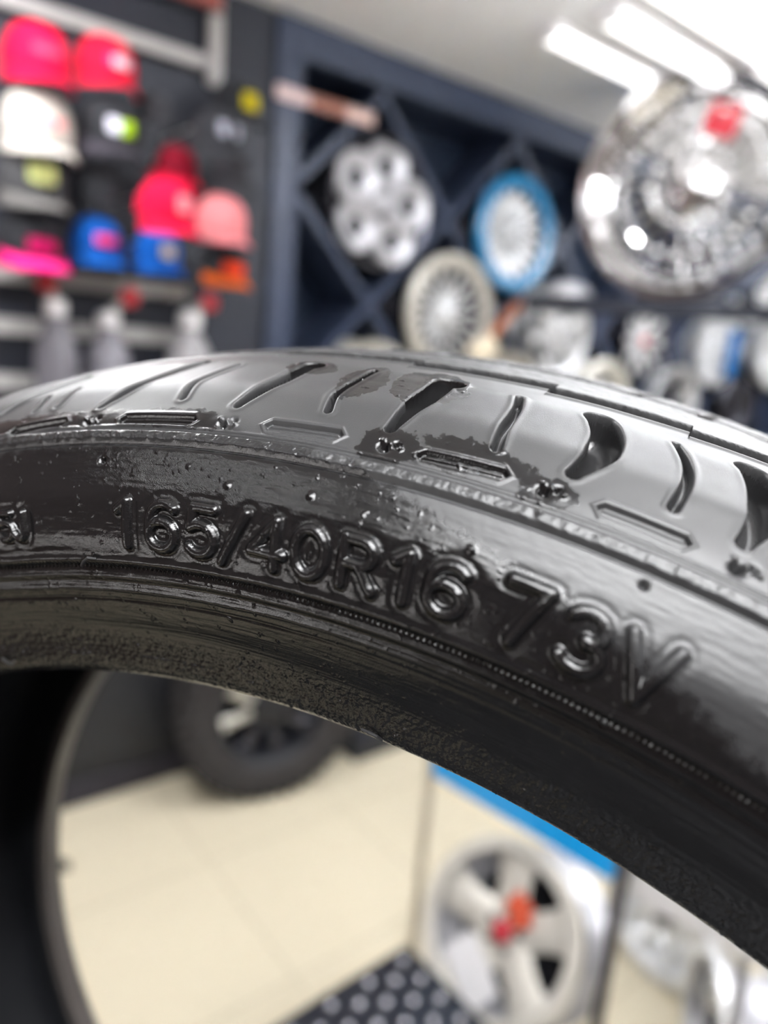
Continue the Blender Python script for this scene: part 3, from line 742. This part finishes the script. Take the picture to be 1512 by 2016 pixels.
rail('pale grey rail behind the bottles, middle of the three lower rails', ((-1.60, 1.535), (-0.86, 1.535)), .022, .015, GR)
rail('pale grey rail behind the bottles, lowest of the three lower rails', ((-1.60, 1.386), (-0.86, 1.386)), .022, .015, GR)
ta1, za1 = on_wall(350, 12, .04); tb1, zb1 = on_wall(445, 12, .04)
rs = thing('red_sign', 'brick-red sign board high on the wall under the ceiling', 'sign', wp(ta1 - .06, 0.0, 2.462), WA)
MB().box(0, tb1 - ta1 + .05, -.04, .019, 0, .075, bev=.004).build('board', mat('brick_red', srgb(150, 76, 66), .5), rs)
MB().box(-.008, tb1 - ta1 + .058, -.03, .019, -.008, -.0005, bev=.002).build('border', M['slate'], rs)

def cap(label, px, py, wpx, crown, brim=None, patch=None, n=.17, yaw=.10, pitch=.26, bucket=False, patch_w=.055, patch_h=.026, patch_z=.045, patch_x=0.0, brim_len=.066, group='caps on the wall', patch2=None):
    """a baseball cap hung with its front towards the shop; px, py is the middle of the crown in the photo"""
    t, z = on_wall(px, py, n); P = wp(t, n, z)
    s = wpx / FOC * ((P - EYE) @ FW) / .185                   # size against a 185 mm wide crown
    root = thing('bucket_cap' if bucket else 'baseball_cap', label, 'cap', P - np.array(Matrix.Rotation(WA + yaw, 3, 'Z') @ Matrix.Rotation(pitch, 3, 'X') @ Vector((0, 0, .042 * s))), WA + yaw, group, pitch)
    root.scale = (s, s, s)
    K = crown if not isinstance(crown, str) else M[crown]
    A, B, Hh = .0925, .105, .118
    nu, nv = 36, 12
    def surf(u, v, k=1.0):                                    # v: 0 brim line .. 1 top
        e = v * PI / 2; c_, s_ = math.cos(e) ** .72, math.sin(e) ** .95
        front = .5 - .5 * math.sin(u)
        return (A * k * c_ * math.cos(u), B * k * c_ * math.sin(u) * (1 - .04 * front), Hh * k * s_ * (1 + .06 * front * (1 - v)))
    rings = [[surf(2 * PI * i / nu, j / nv) for i in range(nu)] for j in range(nv)]
    mb = MB(); mb.loft(rings); top = len(mb.v); mb.v.append((0, 0, Hh)); mb.f += [((nv - 1) * nu + i, (nv - 1) * nu + (i + 1) % nu, top) for i in range(nu)]
    inner = [[surf(2 * PI * i / nu, j / 4 * .6, .97) for i in range(nu)] for j in range(5)]
    mb.loft(inner); mb.build('crown', K, root, sharp=80)
    MB().lathe([(0, Hh + .004), (.006, Hh + .003), (.0085, Hh), (.008, Hh - .004)], 12, 'Z').build('button', K, root)
    for k in range(6):
        u = PI / 2 + k * PI / 3
        MB().tube([surf(u, v / 10, 1.004) for v in range(0, 10)], .0013, 6).build('seam', K, root)
    bm = brim if brim is not None else crown
    bm = M[bm] if isinstance(bm, str) else bm
    br_ = MB(); ns, nr = 22, 7; top_, bot_ = [], []
    if bucket:
        a0, a1 = -PI, PI
    else:
        a0, a1 = -PI + .12, -.12
    for j in range(nr):
        q = j / (nr - 1); ro, rb = [], []
        for i in range(ns + 1):
            u = a0 + (a1 - a0) * i / ns
            env = 1.0 if bucket else max(0.0, math.sin(-u)) ** .55
            L_ = (.038 if bucket else brim_len) * env * q
            x = (A + L_ * (.9 if bucket else .22)) * math.cos(u); y = (B + L_ * (.9 if bucket else 1.12)) * math.sin(u)
            zz = -.004 - (.028 * q if bucket else .010 * q + .026 * (x / A) ** 2 * q)
            ro.append((x, y, zz)); rb.append((x, y, zz - .0035))
        top_.append(ro); bot_.append(rb)
    vs = [p for r in top_ for p in r] + [p for r in bot_ for p in r]; n_ = ns + 1; off = nr * n_; fs = []
    for j in range(nr - 1):
        for i in range(ns):
            a = j * n_ + i; fs.append((a, a + 1, a + n_ + 1, a + n_)); fs.append((off + a, off + a + n_, off + a + n_ + 1, off + a + 1))
    for i in range(ns):
        a = (nr - 1) * n_ + i; fs.append((a, a + 1, off + a + 1, off + a)); fs.append((i + 1, i, off + i, off + i + 1))
    br_.add(vs, fs).build('brim', bm, root, sharp=50)
    def badge(mtl, w_, h_, x_, z_):
        pm = MB(); g1 = []
        for j in range(7):
            row = []
            for i in range(13):
                dx_ = (i / 12 - .5) * w_; dz_ = (j / 6 - .5) * h_
                sh = 1 - .18 * (abs(i / 6 - 1) ** 3) ; zz = z_ + dz_ * sh
                v_ = max(0, min(.95, math.asin(min(1, max(0, zz / Hh))) / (PI / 2)))
                u_ = -PI / 2 + (x_ + dx_) / (A * math.cos(v_ * PI / 2) ** .72 + .01)
                row.append(surf(u_, v_, 1.028))
            g1.append(row)
        vs = [p for r in g1 for p in r] + [tuple(np.array(p) * .985) for r in g1 for p in r]; fs = []; o_ = 91
        for j in range(6):
            for i in range(12):
                a = j * 13 + i; fs.append((a, a + 1, a + 14, a + 13)); fs.append((o_ + a, o_ + a + 13, o_ + a + 14, o_ + a + 1))
        ed = [i for i in range(13)] + [13 * j + 12 for j in range(1, 7)] + [78 + i for i in range(11, -1, -1)] + [13 * j for j in range(5, 0, -1)]
        for k in range(len(ed)):
            a, b2 = ed[k], ed[(k + 1) % len(ed)]; fs.append((b2, a, o_ + a, o_ + b2))
        pm.add(vs, fs).build('front_patch', mtl, root, sharp=60)
    if patch is not None: badge(patch, patch_w, patch_h, patch_x, patch_z)
    if patch2 is not None: badge(patch2[0], patch2[1], patch_h, patch2[2], patch_z)
    hb = Matrix.Rotation(-pitch, 3, 'X') @ Vector((0, (n - .02) / s + .004, .07))
    MB().tube([(0, B * .90, .05), (0, B * 1.08, .06), tuple(hb)], .004, 8).build('hook', M['rail'], root)
    return root
def cloth(name, *c): return mat(name, [x * .78 for x in srgb(*c)], .85, bump=.3, scale=180, spec=.2)
red, red2 = cloth('crimson_cloth', 226, 0, 62), cloth('red_cloth', 222, 16, 58)
cap('plain crimson cap at the top left with a faint pink band', 72, 105, 126, red, patch=cloth('pink_print', 236, 60, 96), patch_w=.09, patch_h=.022, patch_z=.050)
cap('red cap with a white and blue oblong badge, right of the plain crimson cap', 208, 122, 112, red2, patch=cloth('white_badge', 226, 200, 214), patch_w=.066, patch_h=.030, patch_x=.014, patch2=(cloth('violet_badge', 150, 50, 130), .02, -.03))
cap('cream cap with a small blue and red badge, under the crimson cap', 72, 238, 136, cloth('cream_cloth', 196, 190, 182), patch=cloth('coral_badge', 226, 140, 142), patch_w=.05, patch_h=.022, patch_x=.022, patch2=(cloth('lilac_badge', 150, 146, 190), .026, -.022))
cap('black cap with a white and lime badge, right of the cream cap', 213, 248, 118, 'black_cloth', brim=cloth('dusk_cloth', 62, 58, 66), patch=cloth('lime_badge', 186, 230, 20), patch_w=.048, patch_h=.040, patch_x=.024, patch2=(cloth('white_badge_b', 226, 226, 240), .044, -.024))
cap('grey cap with a pale yellow panel, under the cream cap', 62, 345, 126, cloth('grey_cloth', 74, 74, 76), brim=cloth('mid_grey_cloth', 108, 106, 104), patch=cloth('pale_yellow', 214, 220, 142), patch_w=.086, patch_h=.050, patch_z=.056)
cap('plain black cap under the cap with the lime badge', 196, 368, 86, 'black_cloth', patch=cloth('painted_glint', 70, 62, 70), patch_w=.03, patch_h=.016, patch_z=.03, patch_x=.02, n=.13)  # the patch is a small grey glint painted onto the crown
cap('black cap with a magenta panel and a bright magenta brim', 62, 462, 124, 'black_cloth', brim=cloth('magenta_cloth', 250, 34, 132), patch=cloth('deep_magenta', 206, 6, 104), patch_w=.090, patch_h=.034, patch_z=.028, brim_len=.075)
blue = cloth('royal_blue_cloth', 8, 92, 186)
cap('blue cap with a curved pink-red patch', 190, 470, 98, blue, patch=cloth('hot_pink', 240, 56, 120), patch_w=.092, patch_h=.034, patch_z=.050)
cap('blue cap with a cream round patch, left of the orange-brimmed cap', 310, 490, 88, blue, patch=cloth('cream_patch', 218, 200, 156), patch_w=.062, patch_h=.046, patch_z=.046, n=.19)
cap('bright red cap with a pale round badge, beside the pink cap', 330, 402, 112, red, patch=cloth('pale_pink_badge', 226, 150, 160), patch_w=.050, patch_h=.050, patch_z=.055, patch_x=.01, n=.36)
cap('dark red bucket hat above the bright red cap', 348, 322, 80, cloth('dark_red_cloth', 140, 12, 40), brim=cloth('wine_red_cloth', 196, 10, 48), bucket=True, n=.16)
cap('plain pale pink cap at the end of the row', 436, 428, 98, cloth('pale_pink_cloth', 238, 142, 146), n=.24)
cap('black cap with a yellow round badge at the top right of the caps', 466, 198, 90, 'black_cloth', patch=cloth('yellow_badge', 196, 178, 6), patch_w=.090, patch_h=.058, patch_z=.045, patch_x=.015, n=.12)
dot = mat('grey_dot', srgb(150, 150, 164), .7)
cap('black cap with two grey dots below the yellow badge', 428, 262, 100, 'black_cloth', patch=dot, patch_w=.034, patch_h=.044, patch_x=-.034, patch_z=.056, patch2=(dot, .032, .034), n=.30)
cap('plain charcoal cap above the pale pink cap', 452, 335, 88, 'char_cloth', n=.12)
cap('black cap with an orange panel and a bright orange brim', 440, 515, 88, 'black_cloth', brim=cloth('orange_cloth', 252, 112, 22), patch=cloth('orange_red_cloth', 244, 70, 28), patch_w=.12, patch_h=.046, patch_z=.030, brim_len=.07, bucket=False, n=.15)
cap('charcoal cap partly hidden between the red caps and the cap with lime badge', 304, 212, 66, 'char_cloth', n=.11)

# bottles below the caps
def bottle(label, px, n, wpx, neck_px, red_px, top_py, body):
    t, z0 = on_wall(px, 745, n); P = wp(t, n, 1.302)
    r = .5 * wpx / FOC * ((P - EYE) @ FW)
    root = thing('spray_bottle', label, 'bottle', P, WA, 'spray bottles under the caps')
    tn, zn = on_wall(neck_px, top_py, n); hh = max(.12, zn - 1.302)
    MB().lathe([(0, 0), (r * .92, 0), (r, .008), (r, hh * .55), (r * .93, hh * .66), (r * .60, hh * .80), (r * .42, hh * .86), (r * .42, hh * .93), (0, hh * .93)], 32, 'Z').build('bottle_body', body, root)
    MB().lathe([(r * .50, hh * .90), (r * .52, hh * .93), (r * .52, hh * 1.02), (r * .40, hh * 1.05), (0, hh * 1.05)], 24, 'Z').build('collar', M['white'], root)
    tr, zr = on_wall(red_px[0], red_px[1], n)
    dx_, dz_ = tr - t, zr - 1.302
    sph = MB().tube([(0, 0, hh * 1.03), (dx_ * .5, -.01, (hh * 1.05 + dz_) / 2), (dx_ * .85, -.02, dz_)], [r * .22, r * .2, r * .16], 10).build('spray_head', M['rail'], root)
    MB().lathe([(0, -.024), (.018, -.022), (.026, -.008), (.026, .012), (.018, .024), (0, .026)], 18, 'Z', Matrix.Translation((dx_, -.02, dz_))).build('nozzle', mat('red_nozzle', srgb(196, 52, 62), .4), sph)
    return root
grey_b = mat('grey_bottle', srgb(120, 118, 126), .4, var=.15, scale=14)
pale_b = mat('pale_bottle', srgb(150, 148, 150), .35, var=.18, scale=14)
bottle('grey spray bottle with a red nozzle, leftmost of the three under the caps', 112, .12, 78, 116, (86, 556), 600, grey_b)
bottle('grey spray bottle with a red nozzle, middle of the three under the caps', 214, .12, 80, 212, (250, 586), 625, grey_b)
bottle('paler spray bottle with a red nozzle, rightmost of the three under the caps', 372, .12, 84, 358, (406, 596), 622, pale_b)
sh = thing('bottle_shelf', 'pale shelf under the spray bottles, just above the tyre', 'shelf', wp(-1.60, 0, 1.30), WA)
MB().box(0, .80, -.22, .019, -.022, 0, bev=.004).build('shelf_board', M['rail'], sh)
for x in (.15, .65): MB().box(x - .01, x + .01, -.2, .018, -.10, -.023).build('bracket', M['rail'], sh)

# ------------------------------------------------------------------ seen through the tyre
cb = thing('low_cabinet', 'charcoal cabinet base along the wall, left of the off-road tyre', 'cabinet', wp(-1.60, 0, 0), WA)
MB().box(0, 1.028, 0.0, .019, 0, .085, bev=.003).build('plinth', mat('plinth_grey', srgb(40, 38, 48), .5), cb)
MB().box(0, 1.028, .004, .019, .15, 1.0, bev=.002).build('panel', M['charcoal'], cb)
MB().box(0, 1.028, .010, .019, .0851, .1499).build('shadow_gap', M['black'], cb)
for x in (.30, .80): MB().box(x - .005, x + .005, 0.0, .0039, .16, .99).build('panel_joint', M['black'], cb)
q = at_z(720, 1492, 0); nn = (q - P0) @ OUT
rb_ = thing('rack_plinth', 'dark plinth running along the floor under the wheel rack', 'plinth', wp(-0.26, 0, 0), WA)
MB().box(0, 3.4, -nn, -.001, 0, .52, bev=.004).build('plinth_box', M['slate'], rb_)
MB().box(0, 3.4, -nn - .006, -nn - .0005, .0, .06).build('kick_board', M['charcoal'], rb_)

# off-road tyre with a black wheel
c = at_z(503, 1530, 0) + OUT * .06
RO, WO = .335, .20
face = math.atan2(c[0], c[1])
SC = .93
ot = thing('offroad_tyre', 'dusty off-road tyre with chunky lugs standing on the floor, seen through the near tyre', 'tyre', c, math.radians(27), None, math.radians(-4))
up = Matrix.Translation((0, 0, RO))
ot.scale = (SC, SC, SC)
side = lambda s: [(.205, s * .085), (.215, s * .098), (.25, s * .104), (.285, s * .102), (.31, s * .094), (.322, s * .08)]
pr_ = side(-1) + [(.325, -.05), (.326, 0), (.325, .05)] + side(1)[::-1] + [(.200, .08), (.200, -.08)]
mo = mat('dusty_rubber', (0.030, 0.027, 0.027), .8, var=.3, scale=18, bump=.4)
MB().lathe(pr_, 96, 'Y', up, closed=True).build('casing', mo, ot)
nl = 40
lug = MB()
for k in range(nl):
    a = 2 * PI * k / nl
    for s in (-1, 1):
        lug.box(-.017, .017, -.034, .034, -.012, .012, up @ Matrix.Rotation(a + (.04 if s > 0 else 0), 4, 'Y') @ Matrix.Translation((0, s * .062, .326)) @ Matrix.Rotation(.5 * s, 4, 'Z'))
        lug.box(-.014, .014, -.008, .008, -.022, .022, up @ Matrix.Rotation(a + (.04 if s > 0 else 0), 4, 'Y') @ Matrix.Translation((0, s * .100, .296)))
lug.build('tread_lugs', mo, ot)
MB().lathe([(.255, -.1035), (.258, -.108), (.266, -.108), (.269, -.1035)], 80, 'Y', up).build('sidewall_ring', mo, ot)
MB().lathe([(.200, -.078), (.206, -.090), (.198, -.094), (.188, -.086), (.180, -.05), (.178, .07), (.19, .08)], 64, 'Y', up).build('rim', M['black'], ot)
for k in range(8):
    a = 2 * PI * k / 8 + .25
    MB().loft(spoke_loft(a, a, .05, .185, .020, .030, -.03, -.05, .02, hollow=.006), up, caps=True).build('spoke', M['dark_chrome'] if k not in (3, 4) else M['cream_metal'], ot)
MB().lathe([(0, -.05), (.04, -.05), (.065, -.04), (.065, 0), (0, 0)], 32, 'Y', up).build('hub', M['black'], ot)

# little dark wedge on the floor
q = at_z(112, 1712, 0)
wd_ = thing('door_wedge', 'small dark wedge on the cream floor at the tyre edge', 'wedge', q + np.array([-.015, 0, 0]), .4)
MB().add([(-.05, -.02, 0), (.05, -.02, 0), (.05, .02, 0), (-.05, .02, 0), (-.05, -.02, .05), (-.05, .02, .05), (-.03, -.02, .05), (-.03, .02, .05)],
         [(0, 3, 2, 1), (0, 1, 6, 4), (3, 5, 7, 2), (0, 4, 5, 3), (4, 6, 7, 5), (1, 2, 7, 6)]).build('wedge_body', M['black'], wd_)
MB().box(-.05, .0, -.021, -.0201, .004, .02).build('grip_strip', M['charcoal'], wd_)

# blue header board on two posts
ZB = .60
bl, brr = at_z(848, 1518, ZB), at_z(1226, 1742, ZB)
bd = (brr - bl); bl_len = float(np.linalg.norm(bd)); ba = math.atan2(bd[1], bd[0])
bs = thing('blue_stand', 'bright blue header board on two posts, seen through the tyre', 'display stand', (bl[0], bl[1], 0), ba)
MB().box(.012, bl_len - .02, -.012, .012, ZB - 0.0, ZB + .17, bev=.006).build('header_board', mat('bright_blue', srgb(0, 172, 255), .4, coat=.3), bs)
o = MB().tube([(0, 0, 0), (0, 0, .3), (0, 0, ZB + .2)], .011, 14).build('post', mat('beige_post', srgb(196, 186, 166), .4), bs); o['label'] = 'beige post'
o = MB().tube([(bl_len - .004, 0, 0), (bl_len - .004, 0, .3), (bl_len - .004, 0, ZB + .2)], .013, 14).build('post', mat('grey_post', srgb(70, 66, 72), .4), bs); o['label'] = 'dark grey post'
for x in (0, bl_len - .004): MB().lathe([(0, 0), (.035, 0), (.035, .006), (.014, .012), (.0, .012)], 24, 'Z', Matrix.Translation((x, 0, 0))).build('foot', M['charcoal'], bs)

# white board beside it
wl, wr = at_z(1244, 1768, ZB), at_z(1530, 1916, ZB)
d_ = wr - wl; wa_ = math.atan2(d_[1], d_[0]); wl_len = float(np.linalg.norm(d_))
wb = thing('white_board', 'white rounded board with faint grey marks, right of the blue board', 'sign', (wl[0], wl[1], 0), wa_)
MW = Matrix.Translation((0, 0, ZB)) @ Matrix.Rotation(PI / 2, 4, 'X')
MB().box(0.004, wl_len + .25, 0, .20, -.012, .012, MW, bev=.02).build('board', M['white'], wb)
for k in range(9):
    x = wl_len * .52 + k * .026; zz = ZB + .045 + (.006 if k % 2 else 0)
    MB().box(x, x + .014, -.0135, -.0122, zz, zz + .010 + .004 * (k % 3)).build('faint_mark', mat('grey_mark', srgb(150, 148, 146), .6), wb)
for x in (wl_len * .8, wl_len + .2): MB().tube([(x, .02, 0), (x, .02, .3), (x, .02, ZB + .12)], .009, 10).build('post', mat('steel_post', (.3, .3, .31), .4), wb)

# silver wheels on the floor
M['cream_silver'] = mat('warm_silver', (0.72, 0.69, 0.62), .34, .2)
GF = 'silver wheels standing on the cream floor'
R5 = .185
TL = math.radians(-32); RZ5 = math.radians(-46)
c = at_k(1018, 1836, 1.62) - R5 * np.array([-math.sin(RZ5) * math.sin(-TL), math.cos(RZ5) * math.sin(-TL), math.cos(TL)])
fw_, u_, f_ = wheel('silver five-spoke wheel with red decals under the blue board', c, R5, .19, 'five', rz=RZ5, tilt=TL, group=GF, face='cream_silver', rim='satin', lip='cream_silver', cap='red', spin=.55)
for x, z, sx_, sz_, mm, rot in ((.018, .062, .026, .026, 'orange_red', .4), (.034, .040, .012, .024, 'orange_red', .9)):
    MB().box(-sx_, sx_, -.003, 0, -sz_, sz_, u_ @ Matrix.Translation((x, f_ - .014, z)) @ Matrix.Rotation(rot, 4, 'Y'), bev=.004).build('decal', M[mm], fw_)
MB().box(-.065, .065, -.003, 0, -.042, .042, u_ @ Matrix.Translation((-.022, f_ - .020, -.100)) @ Matrix.Rotation(.55, 4, 'Y'), bev=.004).build('paper_label', M['white'], fw_)
def floor_wheel(label, px, py, k, R, rz, style, **kw):
    c = at_k(px, py, k); return wheel(label, (c[0], c[1], .001), R, .19, style, rz=math.radians(rz), group=GF, **kw)
floor_wheel('silver wheel under the white board, nearest the dark post', 1330, 1840, 1.98, .17, -60, 'ten', face='silver', rim='silver', lip='silver')
floor_wheel('silver wheel barrel under the white board at the right edge', 1490, 1965, 1.58, .165, -100, 'six', face='silver', rim='satin', lip='silver')

# black tread plate
ZP = .32
pc, pl_, pr2 = at_z(800, 1858, ZP), at_z(470, 2040, ZP), at_z(960, 2016, ZP)
ex = pr2 - pc; ey = pl_ - pc
ex /= np.linalg.norm(ex); ey = ey - ex * (ey @ ex); ey /= np.linalg.norm(ey)
pa = math.atan2(ex[1], ex[0])
plate = thing('tread_plate', 'black raised-pattern tread plate on a low box at the bottom edge', 'tread plate', (pc[0], pc[1], 0), pa)
sgn = 1 if ey @ np.array([-math.sin(pa), math.cos(pa), 0]) > 0 else -1
y0_, y1_ = (0, .62) if sgn > 0 else (-.62, 0)
LX = .34
pm = MB(); pm.box(0, LX, y0_, y1_, ZP - .012, ZP, bev=.004)
for i in range(8):
    for j in range(14):
        x, y = .03 + i * .056 + (.028 if j % 2 else 0), y0_ + .03 + j * .046
        if x > LX - .015 or y > y1_ - .015: continue
        pm.lathe([(.0120, 0.0002), (.0105, .005), (.0070, .0088), (.003, .0105), (0, .0108)], 12, 'Z', Matrix.Translation((x, y, ZP)))
po = pm.build('plate', mat('black_plate', (.012, .013, .019), .30, .0, spec=.5), plate)
po.data.materials.append(mat('glint_stud', (.46, .46, .50), .18, .8))  # studs pale and shiny: glints put into their colour
for k_, p_ in enumerate(po.data.polygons):
    if max(po.data.vertices[v_].co.z for v_ in p_.vertices) > ZP + .003: p_.material_index = 1
MB().box(.01, LX - .01, y0_ + .01, y1_ - .01, 0, ZP - .0125, bev=.004).build('box', M['black'], plate)
